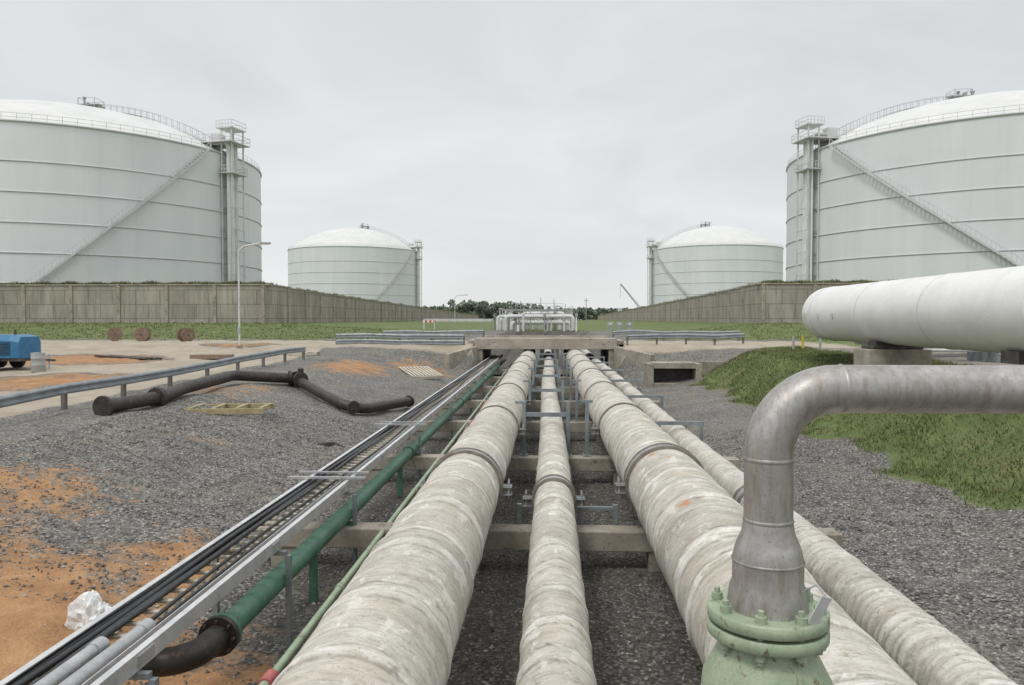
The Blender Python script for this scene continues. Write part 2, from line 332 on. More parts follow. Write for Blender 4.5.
# ------------------------------------------------------------------ insulated pipelines
def insulated(name,x0,z0,r,y1,seed,ribs=False,spots=()):
    rd=random.Random(seed); n=56
    ys=[2.5]
    while ys[-1]<y1:
        s=.035 if (ys[-1]<15) else (.07 if ys[-1]<25 else .25)
        ys.append(ys[-1]+s)
    joints=[];c=2.6
    while c<y1: joints.append((c,rd.uniform(.04,.15),rd.uniform(.004,.018),rd.random())); c+=rd.choice([.45,.75,.95,1.2])*rd.uniform(.8,1.2)
    V=[];C=[]
    for y in ys:
        near=[j for j in joints if abs(j[0]-y)<.4]
        seg=mnoise.noise(Vector((seed+.37,math.floor(y/1.1)*3.7+.21,.5)))
        for k in range(n):
            a=2*math.pi*k/n; ca_,sa=math.cos(a),math.sin(a)
            p=Vector((ca_*2.2,sa*2.2,y*1.3+seed*9)); nz=mnoise.noise(p); nz2=mnoise.noise(p*3.3)
            rr=r*(1+.008*seg)+.009*nz+.004*nz2; tone=0;dk=max(0,seg)*.3
            for (jc,w,hh,q) in near:
                jc2=jc+.05*mnoise.noise(Vector((ca_*1.5,sa*1.5,jc*5)))
                ww=w*(1+.35*nz2)
                d=abs(y-jc2)
                b=max(0,1-(d/ww)**4) if d<ww else 0
                rr+=hh*b*(1.3 if r>.4 else .7); tone=max(tone,b*(.35+.65*q)*(.65+.7*mnoise.noise(p*1.7)))
                if ww<d<ww+.04: dk=max(dk,.62*(.65+nz2))
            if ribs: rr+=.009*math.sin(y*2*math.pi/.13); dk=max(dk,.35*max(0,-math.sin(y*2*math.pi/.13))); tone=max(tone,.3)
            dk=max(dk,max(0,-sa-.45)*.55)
            og=0
            for (sy,sa2,sr) in spots:
                d=math.hypot((y-sy),(a-sa2)*r)+.05*nz2
                if d<sr: og=min(.8,(sr-d)/.03)
            xx=x0+.03*math.sin(y*.21+seed); zz=z0+.012*math.sin(y*.33+seed*2)
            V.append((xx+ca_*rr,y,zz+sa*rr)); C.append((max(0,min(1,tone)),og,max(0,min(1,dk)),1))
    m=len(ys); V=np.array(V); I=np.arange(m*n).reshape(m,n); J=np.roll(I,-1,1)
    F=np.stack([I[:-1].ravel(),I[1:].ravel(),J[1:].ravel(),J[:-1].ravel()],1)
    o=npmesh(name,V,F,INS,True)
    c=o.data.color_attributes.new('tone','FLOAT_COLOR','POINT'); c.data.foreach_set('color',np.array(C,dtype=np.float32).ravel())
    return o
PL=[(-1.28,-2.69,.55),(.105,-2.87,.305),(1.86,-2.66,.6),(3.3,-2.98,.3)]
ST=[12.3+6.4*i for i in range(0,7)]
for i,(x,z,r) in enumerate(PL):
    sp=[(8.9,2.05,.10),(12.0,2.0,.09),(11.5,1.7,.05),(16.5,1.2,.09)] if i==2 else ([(16.8,2.2,.08),(9.5,2.4,.05)] if i==0 else [])
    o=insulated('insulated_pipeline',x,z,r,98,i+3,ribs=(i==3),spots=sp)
    b=MB()
    for y in ST:
        zz=z+.012*math.sin(y*.33+(i+3)*2); xx=x+.03*math.sin(y*.21+i+3)
        w=.13; first=abs(y-12.3)<.1
        if first or r>.5:
            if first:
                for dy in (-w,w): b.tube([(xx,y+dy-.03,zz),(xx,y+dy-.025,zz),(xx,y+dy+.025,zz),(xx,y+dy+.03,zz)],[r+.01,r+.05,r+.05,r+.01],BAND,48)
                b.tube([(xx,y-w,zz),(xx,y+w,zz)],r+.03,MGREY,48)
            else:
                b.tube([(xx,y-.04,zz),(xx,y-.035,zz),(xx,y+.035,zz),(xx,y+.04,zz)],[r+.01,r+.036,r+.036,r+.01],BAND,48)
            for sx in(-1,1):
                for dy in(-.08,.08):
                    b.box((xx+sx*(r+.10),y+dy,zz-.05),(.17,.02,.14),BAND)
                    b.cyl((xx+sx*(r+.14),y+dy,zz-.17),(xx+sx*(r+.14),y+dy,zz+.1),.016,GALV,8)
                b.box((xx+sx*(r+.10),y,zz-.0),(.18,.24,.02),BLUEST)
                b.box((xx+sx*(r+.10),y,zz-.12),(.18,.24,.02),BLUEST)
        b.box((xx,y,(zz-r*.8-3.36)/2),(r*1.0,.3,zz-r*.8+3.36),DARK)
    b.obj('pipe_clamps',.004,parent=o)

for y in [5.9]+ST:
    b=MB()
    b.box((-.05,y,-3.52),(9.3,.42,.32),CONC)
    for x in(-4.2,-1.32,1.86,4.1): b.box((x,y,-3.95),(.5,.36,.55),CONC)
    b.obj('concrete_pipe_support',.02)
for y in ST:
    b=MB()
    if y>13:
        for x in(-.56,.52,.98):
            b.box((x,y+.12,-2.7),(.09,.09,1.35),BLUEST)
            b.box((x,y+.12,-3.345),(.2,.2,.02),BLUEST)
        b.box((-.02,y+.12,-2.35),(.98,.07,.1),BLUEST); b.box((.98,y+.12,-2.02),(.28,.07,.07),BLUEST)
        b.box((-.64,y+.12,-2.05),(.28,.07,.07),BLUEST)
        for x in(2.72,3.75): b.box((x,y+.12,-2.95),(.08,.08,.85),BLUEST)
        b.box((3.2,y+.12,-2.54),(1.2,.07,.09),BLUEST)
    else:
        for x in(-.45,.56,1.12): b.box((x,y+.25,-3.2),(.08,.08,.33),BLUEST)
        b.box((.85,y+.25,-3.1),(.6,.06,.06),BLUEST)
    b.obj('pipe_guide_frame',.006)

# green pipe
b=MB()
b.tube([(-3.28,7.6,-3.18),(-3.28,60,-3.18)],.13,GREEN,24)
for y in(18,29,41): b.cyl((-3.28,y,-3.18),(-3.28,y+.06,-3.18),.155,GREEN,24)
for dy,m in((0,GREEN),(-.07,BLACKP)): b.cyl((-3.28,7.52+dy,-3.18),(-3.28,7.58+dy,-3.18),.2,m,24)
for k in range(8):
    a=k*math.pi/4; b.cyl((-3.28+.17*math.cos(a),7.4,-3.18+.17*math.sin(a)),(-3.28+.17*math.cos(a),7.64,-3.18+.17*math.sin(a)),.014,DARK,6)
b.tube(fillet([(-3.28,7.5,-3.18),(-3.3,6.95,-3.18),(-4.6,6.9,-3.3),(-5.6,6.9,-4.3)],.35,8),.13,BLACKP,24)
for y in ST:
    b.box((-3.28,y,-3.335),(.3,.12,.05),GREEN); b.box((-3.28,y,-3.25+.02),(.06,.12,.12),GREEN)
for y in(10.6,17):
    b.box((-3.28,y,-3.6),(.1,.1,.75),GREEN)
b.obj('green_water_pipe')
b=MB()
b.tube([(-2.62,3.5,-3.42),(-2.62,7,-3.42)],.055,PALEG,14); b.tube([(-2.62,7,-3.42),(-2.62,30,-3.40),(-2.62,58,-3.36)],.045,PALEG,14)
b.cyl((-2.62,6.95,-3.42),(-2.62,7.15,-3.42),.075,PINK,14)
for y in(9.5,15,21): b.cyl((-2.62,y,-3.42),(-2.62,y+.12,-3.42),.06,PALEG,14)
b.obj('conduit_pipe')
b=MB(); b.tube([(-2.4+.03*math.sin(y),y,-3.3+.02*math.sin(y*1.7)) for y in np.arange(12.3,50,.8)],.028,PINK,8); b.obj('red_hose')

# cable tray
b=MB(); xl,xr,zt=-3.98,-3.24,-2.72
for x,sg in((xl,1),(xr,-1)):
    b.box((x,30,zt),(.012,54,.13),TRAY); b.box((x+sg*.025,30,zt+.068),(.062,54,.01),TRAY); b.box((x+sg*.025,30,zt-.068),(.062,54,.01),TRAY)
b.box((-3.36,30,zt+.02),(.008,54,.10),TRAY)
y=3.1
while y<57:
    b.box(((xl+xr)/2,y,zt-.045),(xr-xl-.03,.06,.025),WOODL); y+=.28
for y in np.arange(6,57,3.0):
    for x in(xl-.01,xr+.01): b.box((x,y,zt),(.012,.25,.09),GALV)
b.obj('cable_tray',0)
b=MB()
for k in range(4):
    x=-3.93+.062*k; ph=k*1.3
    b.tube([(x+.012*math.sin(yy*.9+ph),yy,zt+.0+.012*math.sin(yy*1.3+ph*2)+(.03 if k%2 else 0)) for yy in np.arange(3.2,57,.6)],.029,CABLE,10)
b.tube([(-3.56+.05*math.sin(yy*.5),yy,zt-.01+.01*math.sin(yy)) for yy in np.arange(5.9,57,.7)],.02,CABLE,8)
b.tube([(-3.46+.03*math.sin(yy*.4+1),yy,zt-.01+.01*math.sin(yy)) for yy in np.arange(5.9,57,.7)],.018,CABLE,8)
b.obj('power_cables')
b=MB()
for x,ye in((-3.68,6.1),(-3.50,6.5)):
    b.cyl((x,3.0,zt+.02),(x,ye,zt+.02),.06,GALV,18); b.cyl((x,ye-.1,zt+.02),(x,ye+.04,zt+.02),.07,GALV,18)
    b.cyl((x,5.2,zt+.02),(x,5.3,zt+.02),.068,GALV,18)
b.obj('steel_conduit')
for y in [5.9,9.1,12.3,18.7,25.1,31.5,37.9,44.3,50.7]:
    b=MB(); top=y>12 and y<20
    b.box((-3.62,y,zt-.115),(.95,.06,.05),BLUEST)
    if top: b.box((-3.62,y+.16,zt+.10),(1.3,.06,.035),GALV); b.box((-3.62,y+.6,zt+.10),(1.2,.05,.03),GALV)
    for x in(-4.02,-3.12): b.box((x,y,(zt-.14-4.05)/2),(.06,.06,zt-.14+4.05),BLUEST)
    b.obj('tray_support')

# ------------------------------------------------------------------ foreground steel riser with valve
b=MB(); yx=2.54; xx=.725; zh=-.228
path=fillet([(xx,yx,-.66),(xx,yx,zh),(3.6,yx,zh)],.225,14)
b.tube(path,.078,STEEL,40)
def weld(p,q,m,r): b.tube([p,q,m],[r,r+.0035,r],STEEL,40,False)
weld((xx,yx,-.665),(xx,yx,-.658),(xx,yx,-.651),.078); weld((xx,yx,-.465),(xx,yx,-.458),(xx,yx,-.451),.078); weld((xx+.222,yx,zh),(xx+.228,yx,zh),(xx+.234,yx,zh),.078)
b.tube([(xx,yx,-.66),(xx,yx,-.70),(xx,yx,-.74),(xx,yx,-.78),(xx,yx,-.79)],[.078,.085,.102,.112,.113],STEEL,40,False)
b.tube([(xx,yx,-.79),(xx,yx,-.86),(xx,yx,-.885),(xx,yx,-.95)],[.113,.113,.122,.13],STEEL,40,False)
b.tube([(xx,yx,-.795),(xx,yx,-.79),(xx,yx,-.785)],[.113,.1165,.113],STEEL,40,False)
b.obj('steel_riser_pipe')
b=MB()
def disc(z0,z1,r,m): b.tube([(xx,yx,z0),(xx,yx,z0+.004),(xx,yx,z1-.004),(xx,yx,z1)],[r-.005,r,r,r-.005],m,48)
disc(-.985,-.945,.192,FLG); disc(-.995,-.986,.15,DARK); disc(-1.036,-.996,.192,FLG)
for k in range(8):
    a=(k+.5)*math.pi/4; px_,py_=xx+.162*math.cos(a),yx+.162*math.sin(a)
    b.cyl((px_,py_,-1.075),(px_,py_,-.905),.0105,FLG,8)
    b.cyl((px_,py_,-.945),(px_,py_,-.922),.019,FLG,6); b.cyl((px_,py_,-1.06),(px_,py_,-1.037),.019,FLG,6)
b.tube([(xx,yx,-1.03),(xx,yx,-1.06),(xx,yx,-1.10),(xx,yx,-1.18),(xx,yx,-1.28),(xx,yx,-1.4),(xx,yx,-1.5),(xx,yx,-1.56)],[.14,.14,.165,.205,.215,.2,.15,.135],FLG,48)
disc(-1.6,-1.56,.198,FLG); disc(-1.65,-1.61,.198,FLG)
b.tube([(xx,yx,-1.64),(xx,yx,-3.3)],.11,FLG,32); b.tube([(xx,yx,-3.3),(xx,yx,-4.05)],.12,CONC,24)
b.box((xx,yx,-3.96),(.5,.5,.2),CONC)
b.obj('flanged_valve')
b=MB()
b.box((xx+.115,yx-.155,-.90),(.04,.004,.10),LGREY,Matrix.Rotation(.3,3,'Z')@Matrix.Rotation(.25,3,'X')@Matrix.Rotation(.35,3,'Y'))
b.tube([(xx+.135,yx-.145,-.855),(xx+.12,yx-.11,-.835),(xx+.09,yx-.09,-.86)],.003,GALV,6)
b.obj('metal_tag')
b=MB(); b.box((2.9,2.52,-2.2),(.1,.1,3.75),BLUEST); b.box((2.9,2.52,-.325),(.2,.16,.02),BLUEST); b.box((2.9,2.52,-4.0),(.4,.4,.15),CONC); b.obj('pipe_stand')

# ------------------------------------------------------------------ large white pipe on the right
b=MB(); px,pz,pr=11.4,.2,1.06
b.tube(fillet([(px,6,pz),(px,33.0,pz),(px+14,33.4,pz)],1.7,14),pr,WHITE,56)
for y in (9,13,17.2,22,26.4,30.9): b.tube([(px,y,pz),(px,y+.03,pz),(px,y+.07,pz),(px,y+.10,pz)],[pr,pr+.016,pr+.016,pr],WHITE if int(y)%2 else LGREY,56,False)
for y in(18.4,26.0): b.box((px,y,(pz-pr+.15-1.05)/2-.02),(1.3,.7,.3),DARK)
for k in (1,2,3): b.box((px-pr-.02,27+k*1.5,pz-.1),(.03,.12,.2),LGREY)
b.obj('large_white_pipe')
for y in(12,26.0,):
    b=MB(); b.box((px,y,-1.65),(2.0,1.3,1.3),CONC); b.box((px,y,-.94),(1.6,1.0,.12),DARK); b.obj('concrete_pier',.03)
b=MB()
for k,(z,y,r) in enumerate([(-.95,29,.10),(-1.05,29.5,.08),(-.85,30,.14),(-1.15,28.5,.06)]): b.tube([(12.6-.4*k,y,z),(45,y+2,z)],r,[WHITE,GALV,WHITE,LGREY][k],14)
for x in np.arange(13,44,3.2):
    b.box((x,29.4,-1.45),(.12,1.9,.7),BLUEST)
    if int(x)%2: b.cyl((x,29,-.9),(x,29,-.45),.04,GALV,8); b.cyl((x,29,-.47),(x,29,-.44),.2,DARK,14)
b.obj('utility_pipe_rack')
for k,(x,y) in enumerate(((12.6,40),(13.2,40.4),(14.3,41))):
    b=MB(); z=Hs(x,y); b.cyl((x,y,z-.1),(x,y,z+.7),.06,YEL if k==1 else GALV,12); b.cyl((x,y,z+.7),(x,y,z+.74),.045,YEL if k==1 else GALV,12); b.obj('bollard')
b=MB(); cx,cy=7.2,44.5
b.box((cx-1.35,cy,-3.3),(.35,1.6,1.5),CONC); b.box((cx+1.35,cy,-3.3),(.35,1.6,1.5),CONC); b.box((cx,cy,-2.66),(2.35,1.6,.32),CONC)
b.box((cx,cy+.5,-3.4),(2.3,.3,1.2),DARK); b.box((cx,cy-.6,-3.75),(2.3,.6,.2),CONC); b.box((cx+2.2,cy+.2,-2.9),(1.4,.3,.9),CONC)
b.obj('concrete_culvert',.02)

# ------------------------------------------------------------------ bridge
b=MB()
b.box((-.1,56,-1.62),(10.6,7.6,.3),CONCL)
b.box((-.1,52.05,-1.70),(9.6,.5,.74),CONCL); b.box((-.1,59.95,-1.70),(9.6,.5,.74),CONCL)
for x in(-4.7,4.5): b.box((x,56,-2.9),(.7,8.2,2.2),CONC)
b.beam((4.6,51.8,-2.7),(6.6,48.6,-3.1),.4,1.7,CONC); b.beam((-4.8,51.8,-2.7),(-6.4,49.0,-3.1),.4,1.7,CONC)
for x in(-.62,.95): b.box((x,52.05,-2.8),(.3,.5,1.44),CONC)
b.obj('concrete_bridge',.03)

def guardrail(pts,h=.68,step=2.0,double=False):
    b=MB(); P=[Vector(p) for p in pts]
    prof=[(0,-.155),(.03,-.15),(.07,-.10),(.07,-.06),(.005,-.02),(.005,.02),(.07,.06),(.07,.10),(.03,.15),(0,.155)]
    T=(P[-1]-P[0]).length; n=int(T/step); vs=[];d0=(P[-1]-P[0]).normalized(); side=Vector((d0.y,-d0.x,0))
    for i in range(n+1):
        p=P[0].lerp(P[-1],i/n); z=Hs(p.x,p.y)
        b.box((p.x-side.x*.1,p.y-side.y*.1,z+h/2-.1),(.12,.14,h+.2),POSTM)
        vs.append((p,z))
    for lev in ([h-.06,h-.45] if double else [h-.06]):
        V=[];F=[];k=len(prof)
        for p,z in vs:
            for (o,zz) in prof: V.append((p.x+side.x*o,p.y+side.y*o,z+lev+zz))
        for i in range(len(vs)-1):
            for j in range(k-1): F.append((i*k+j,i*k+j+1,(i+1)*k+j+1,(i+1)*k+j))
        b.add(V,F,GUARD,False)
    return b.obj('guardrail')
guardrail([(-14,6,0),(-14,44,0)],.66,3.0)
guardrail([(-14.5,52.4,0),(-5.6,51.6,0)],.62,1.8,double=True)
guardrail([(-13,60.6,0),(-5,60.6,0)],.7,1.8)
guardrail([(5.2,60.6,0),(15,60.9,0)],.7,1.8)
guardrail([(5.4,51.8,0),(13.5,53.5,0)],.62,1.8)
for x,y in((-13.5,88),):
    b=MB(); z=Hs(x,y)
    for s in(-.6,.6):
        b.beam((x+s,y-.3,z),(x+s,y,z+1.1),.06,.06,LGREY); b.beam((x+s,y+.3,z),(x+s,y,z+1.1),.06,.06,LGREY)
    for k in range(6): b.box((x-.75+.25*k+.12,y-.05,z+.95),(.25,.04,.25),REDW if k%2 else WHITE)
    b.obj('traffic_barricade')

# ------------------------------------------------------------------ dike walls
def dike(corner_x,sgn):
    b=MB(); y0=80; n=40; far=330
    xo=corner_x+sgn*120
    b.box(((corner_x+xo)/2,y0+.4,1.2),(120,.8,4.6),WALLM)
    b.box(((corner_x+xo)/2+sgn*-.15,y0+.4,3.58),(120.4,1.0,.14),CONC)
    for k in range(24): b.box((corner_x+sgn*(.3+5.2*k),y0-.04,1.15),(.35,.12,4.68),CONC)
    for i in range(n):
        a=y0+.8+(far-y0)*i/n; c=y0+.8+(far-y0)*(i+1)/n; top=3.5-2.3*((i)/n)**.8
        b.box((corner_x+sgn*.4,(a+c)/2,(top-2)/2),(.8,c-a-.01,top+2),WALLM)
        b.box((corner_x+sgn*.4,(a+c)/2,top+.08),(.95,c-a-.012,.13),CONC)
        b.box((corner_x-sgn*.04,c-.1,(top-2)/2),(.12,.35,top+1.99),CONC)
    b.obj('dike_wall')
    def zf(x,y):
        x=np.asarray(x,float);y=np.asarray(y,float)
        i=np.clip((y-y0-.8)/(far-y0),0,1); top=3.5-2.3*i**.8
        return top+.22+.12*np.sin(x*.7)*np.sin(y*.5)+.08*np.sin(x*2.1+y*1.9)
    F=[]
    xs=[corner_x+sgn*(.9+.8*k) for k in range(150)]
    rows=[y0+.9,y0+2,y0+4]; vv=[]
    for yy in rows:
        for x in xs: vv.append((x,yy,float(zf(x,yy))-(.25 if yy==rows[0] else 0)))
    m=len(xs)
    for i in range(2):
        for j in range(m-1): F.append((i*m+j,i*m+j+1,(i+1)*m+j+1,(i+1)*m+j))
    bb=MB(); bb.add(vv,F,GRASS,True)
    ys=np.arange(y0+2,far,3.0); vv=[];F=[]
    for yy in ys:
        for k,o in enumerate((.9,2,4)): x=corner_x+sgn*o; vv.append((x,yy,float(zf(x,yy))-(.25 if k==0 else 0)))
    for i in range(len(ys)-1):
        for j in range(2): F.append((i*3+j,i*3+j+1,i*3+j+4,i*3+j+3))
    bb.add(vv,F,GRASS,True); bb.obj('grass_bank')
    lo,hi=sorted((corner_x+sgn*.6,corner_x+sgn*70))
    blades('grass',22000,(lo,hi),(y0+.6,y0+3.5),.08,.3,.12,lambda x,y:np.ones(len(x),bool),zf)
    lo,hi=sorted((corner_x+sgn*.7,corner_x+sgn*3))
    blades('grass',20000,(lo,hi),(y0+1,far),.08,.32,.15,lambda x,y:np.ones(len(x),bool),zf)
dike(-29.6,-1); dike(21.8,1)

# ------------------------------------------------------------------ storage tanks
def tank(cx,cy,Rr,h,rise,sgn,A0,A1,AT):
    e=empty('storage_tank'); z0=-2.5
    n=160; V=[];W=[]
    for z in np.linspace(z0,h,12):
        for k in range(n+1):
            a=2*math.pi*k/n; V.append((cx+Rr*math.cos(a),cy+Rr*math.sin(a),z)); W.append((a*Rr,z,0))
    F=[(i*(n+1)+k,i*(n+1)+k+1,(i+1)*(n+1)+k+1,(i+1)*(n+1)+k) for i in range(11) for k in range(n)]
    sh=npmesh('shell',np.array(V),np.array(F),TANKW,True,e)
    at=sh.data.attributes.new('wrap','FLOAT_VECTOR','POINT'); at.data.foreach_set('vector',np.array(W,dtype=np.float32).ravel())
    Rs=(Rr*Rr+rise*rise)/(2*rise); V=[];F=[];m=18
    amax=math.asin(Rr/Rs)
    for i in range(m+1):
        a=amax*(1-i/m); rr=Rs*math.sin(a); z=h+Rs*math.cos(a)-(Rs-rise)
        for k in range(n): V.append((cx+rr*math.cos(2*math.pi*k/n),cy+rr*math.sin(2*math.pi*k/n),z))
    for i in range(m):
        for k in range(n): F.append((i*n+k,i*n+(k+1)%n,(i+1)*n+(k+1)%n,(i+1)*n+k))
    npmesh('dome',np.array(V),np.array(F),DOMEW,True,e)
    def dz(rr): return h+math.sqrt(max(0,Rs*Rs-rr*rr))-(Rs-rise)
    def ringp(z,rad,k=128): return [(cx+rad*math.cos(2*math.pi*i/k),cy+rad*math.sin(2*math.pi*i/k),z) for i in range(k)]
    b=MB()
    for z in [h*.02,h*.18,h*.335,h*.49,h*.645,h*.80]: b.tube(ringp(z,Rr+.02),.10,RINGM,6,closed=True)
    b.tube(ringp(h,Rr+.03),.16,RINGM,8,closed=True)
    b.obj('stiffener_rings',parent=e)
    b=MB()
    for z in(.5,1.0): b.tube(ringp(h+z,Rr-.1),.022,MGREY,5,closed=True)
    for p in ringp(h,Rr-.1,110): b.cyl(p,(p[0],p[1],h+1.0),.022,MGREY,5)
    b.obj('rim_handrail',parent=e)
    b=MB(); steps=64; prev=None; top=h-.3
    for i in range(steps+1):
        t=i/steps; a=R(A0+(A1-A0)*t); z=top-(top+1)*t
        pin=(cx+(Rr+.15)*math.cos(a),cy+(Rr+.15)*math.sin(a),z); po=(cx+(Rr+.9)*math.cos(a),cy+(Rr+.9)*math.sin(a),z)
        b.beam(pin,po,.32,.06,LGREY)
        if prev:
            b.beam(prev[1],po,.07,.26,LGREY); b.beam(prev[0],pin,.07,.26,LGREY)
            b.beam((prev[1][0],prev[1][1],prev[1][2]+1.0),(po[0],po[1],po[2]+1.0),.05,.05,LGREY)
        b.beam(po,(po[0],po[1],z+1.0),.04,.04,LGREY); prev=(pin,po)
    b.obj('spiral_stair',parent=e)
    b=MB(); at=R(AT); d=Vector((math.cos(at),math.sin(at),0)); tt=Vector((-d.y,d.x,0)); C=Vector((cx,cy,0))
    zt=h+3.8; TW=LGREY
    for o in(-1.4,1.4):
        for rr in(.5,2.2):
            p=C+d*(Rr+rr-.3)+tt*o; b.beam(p+Vector((0,0,z0)),p+Vector((0,0,zt)),.2,.2,TW)
    zz=0
    while zz<zt-2:
        for rr in(.2,1.9):
            p=C+d*(Rr+rr)+tt*-1.4; q=C+d*(Rr+rr)+tt*1.4
            b.beam(p+Vector((0,0,zz)),q+Vector((0,0,zz)),.12,.12,TW)
        zz+=3.3
    for o,r in((-.95,.3),(-.2,.42),(.55,.3),(1.05,.16)): b.tube(fillet([C+d*(Rr+1.0)+tt*o+Vector((0,0,z0)),C+d*(Rr+1.0)+tt*o+Vector((0,0,h+1.9+o*.4)),C+d*(Rr-3.2)+tt*(o*1.1)+Vector((0,0,h+1.9+o*.4)),C+d*(Rr-3.3)+tt*(o*1.1)+Vector((0,0,h))],.7,6),r*.9,WHITE if o!=.55 else LGREY,12)
    for z,rin,rout,wd in((h+1.5,-5,2.4,2.4),(h+3.6,-.5,2.2,1.7),(h-3,.1,2.3,1.9)):
        b.box(C+d*(Rr+(rin+rout)/2)+Vector((0,0,z)),(rout-rin,wd*2,.15),TW,Matrix.Rotation(at,3,'Z'))
        for s1 in(-1,1):
            for zz in(.55,1.1): b.beam(C+d*(Rr+rin)+tt*wd*s1+Vector((0,0,z+zz)),C+d*(Rr+rout)+tt*wd*s1+Vector((0,0,z+zz)),.06,.06,TW)
            for q in np.linspace(rin,rout,6): b.beam(C+d*(Rr+q)+tt*wd*s1+Vector((0,0,z)),C+d*(Rr+q)+tt*wd*s1+Vector((0,0,z+1.1)),.06,.06,TW)
        for zz in(.55,1.1): b.beam(C+d*(Rr+rout)-tt*wd+Vector((0,0,z+zz)),C+d*(Rr+rout)+tt*wd+Vector((0,0,z+zz)),.06,.06,TW)
    for q in(-5,-3,-1):
        for s1 in(-1,1): b.beam(C+d*(Rr+q)+tt*2.2*s1+Vector((0,0,dz(Rr+q)-.3)),C+d*(Rr+q)+tt*2.2*s1+Vector((0,0,h+1.5)),.12,.12,TW)
    b.box(C+d*(Rr-2)+tt*.8+Vector((0,0,h+2.4)),(1.6,1.4,1.6),TW,Matrix.Rotation(at,3,'Z'))
    b.obj('service_tower',parent=e)
    b=MB(); P=[]
    for q in np.linspace(Rr-1,2,24): P.append(C+d*q+Vector((0,0,dz(q)+.3)))
    for i in range(len(P)-1):
        b.beam(P[i],P[i+1],1.0,.08,LGREY)
        for s1 in(-.5,.5):
            b.beam(P[i]+tt*s1+Vector((0,0,.9)),P[i+1]+tt*s1+Vector((0,0,.9)),.04,.04,MGREY); b.beam(P[i]+tt*s1-Vector((0,0,.4)),P[i]+tt*s1+Vector((0,0,.9)),.04,.04,MGREY)
    for (q,o,hh,r) in((3,1.0,1.4,.2),(4,-.8,1.9,.16),(6,0,1.0,.3),(5,1.8,1.0,.2)):
        p=C+d*q+tt*o; z=dz(q); b.cyl(p+Vector((0,0,z-.3)),p+Vector((0,0,z+hh)),r,MGREY,10); b.cyl(p+Vector((0,0,z+hh)),p+Vector((0,0,z+hh+.25)),r*1.7,MGREY,10)
    p=C+d*4.5+Vector((0,0,dz(4.5)+.9)); b.box(p,(2.6,2.6,.12),MGREY)
    for s1 in(-1.3,1.3):
        for s2 in(-1.3,1.3): b.cyl(p+Vector((s1,s2,-.9)),p+Vector((s1,s2,1)),.05,MGREY,6)
        b.box(p+Vector((0,s1,1.0)),(2.6,.05,.05),MGREY); b.box(p+Vector((s1,0,1.0)),(.05,2.6,.05),MGREY)
    b.obj('dome_fittings',parent=e)
tank(-76,120,29,24.4,8.2,1,-22,-77,-13)
tank(68.4,125,29,25.2,8.4,-1,202,268,193)
tank(-77,305,25.3,26.5,9.4,1,-14,-77,-4)
tank(66,305,24.7,26.5,9.4,-1,194,257,184)

def lamp(x,y,h,arm=2.2):
    b=MB(); z=Hs(x,y)
    b.cyl((x,y,z-.1),(x,y,z+.18),.2,CONC,12)
    b.tube(fillet([(x,y,z+.1),(x,y,z+h-.3),(x+.35,y,z+h),(x+arm,y,z+h+.22)],.5,8),.062,LGREY,12)
    b.box((x+arm+.2,y,z+h+.2),(.65,.26,.11),MGREY); b.box((x+arm+.22,y,z+h+.13),(.45,.2,.03),WHITE)
    b.box((x,y-.1,z+1.2),(.16,.1,.35),MGREY)
    b.obj('street_lamp',.01)
lamp(-20.3,50,6.7,1.6); lamp(-18,150,5.6,2)

# ------------------------------------------------------------------ loose pipes, frames
b=MB()
def gp(x,y,dz=.2): return Vector((x,y,Hs(x,y)+dz))
pathA=fillet([gp(-12.2,20.6,.24),gp(-11.8,23.0,.24),gp(-12.0,25,.26),gp(-12.1,29.2,.36),gp(-10.3,30.4,.3)],.5,5)
b.tube(pathA,.2,BLACKP,20)
pathB=fillet([gp(-10.1,30.5,.3),gp(-8.6,28.6,.32),gp(-6.75,26.7,.28),gp(-5.7,31.5,.3)],.6,6)
b.tube(pathB,.19,BLACKP,20)
def flange(p,d,r=.31,m=BLACKP):
    d=Vector(d).normalized(); b.cyl(p-d*.05,p+d*.05,r,m,20)
flange(pathA[0],(.2,1,0)); flange(gp(-11.85,22.8,.24),(.1,1,0)); flange(gp(-11.87,22.95,.24),(.1,1,0)); flange(pathA[-1],(1,.5,0)); flange(pathB[0],(1,-1,0)); flange(pathB[0]+Vector((.35,-.45,0)),(1,-1,0)); flange(pathB[-1],(.2,1,0),.24); flange(gp(-6.9,27.1,.29),(1,-1,0),.24)
b.cyl(pathB[0]+Vector((.3,-.3,0)),pathB[0]+Vector((.3,-.3,.45)),.12,BLACKP,12)
b.obj('black_steel_pipe')
def woodframe(x,y,L,W,rz,m,nm,slats=5,tilt=0):
    b=MB(); M=Matrix.Rotation(rz,3,'Z')@Matrix.Rotation(tilt,3,'X'); c=Vector((x,y,Hs(x,y)+.12))
    for s in(-1,1): b.box(c+M@Vector((0,s*W/2,0)),(L,.09,.16),m,M)
    for k in range(slats):
        o=-L/2+.1+(L-.2)*k/(slats-1); b.box(c+M@Vector((o,0,.09)),(.12,W-.1,.04),m,M)
    b.obj(nm,.006)
woodframe(-9.7,23.2,2.3,1.3,.1,WOOD,'timber_frame',4)
woodframe(-7.4,44.5,1.9,2.6,.5,WOODL,'wooden_pallet',9,.15)
woodframe(-15.2,46.5,2.4,1,.1,WOODL,'wooden_pallet',5)
b=MB(); b.box((-6.1,21.2,Hs(-6.1,21.2)+.05),(.3,.2,.1),DARK,Matrix.Rotation(.5,3,'Z')); b.tube([gp(-6.4,21.2,.03),gp(-6.0,21.6,.05),gp(-5.7,21.4,.03)],.02,DARK,8); b.obj('scrap_metal')
b=MB()
for k in range(5): b.tube([gp(-22-.3*k,43,.08),gp(-26-.2*k,44.5,.09)],.06,[BLACKP,DARK][k%2],10)
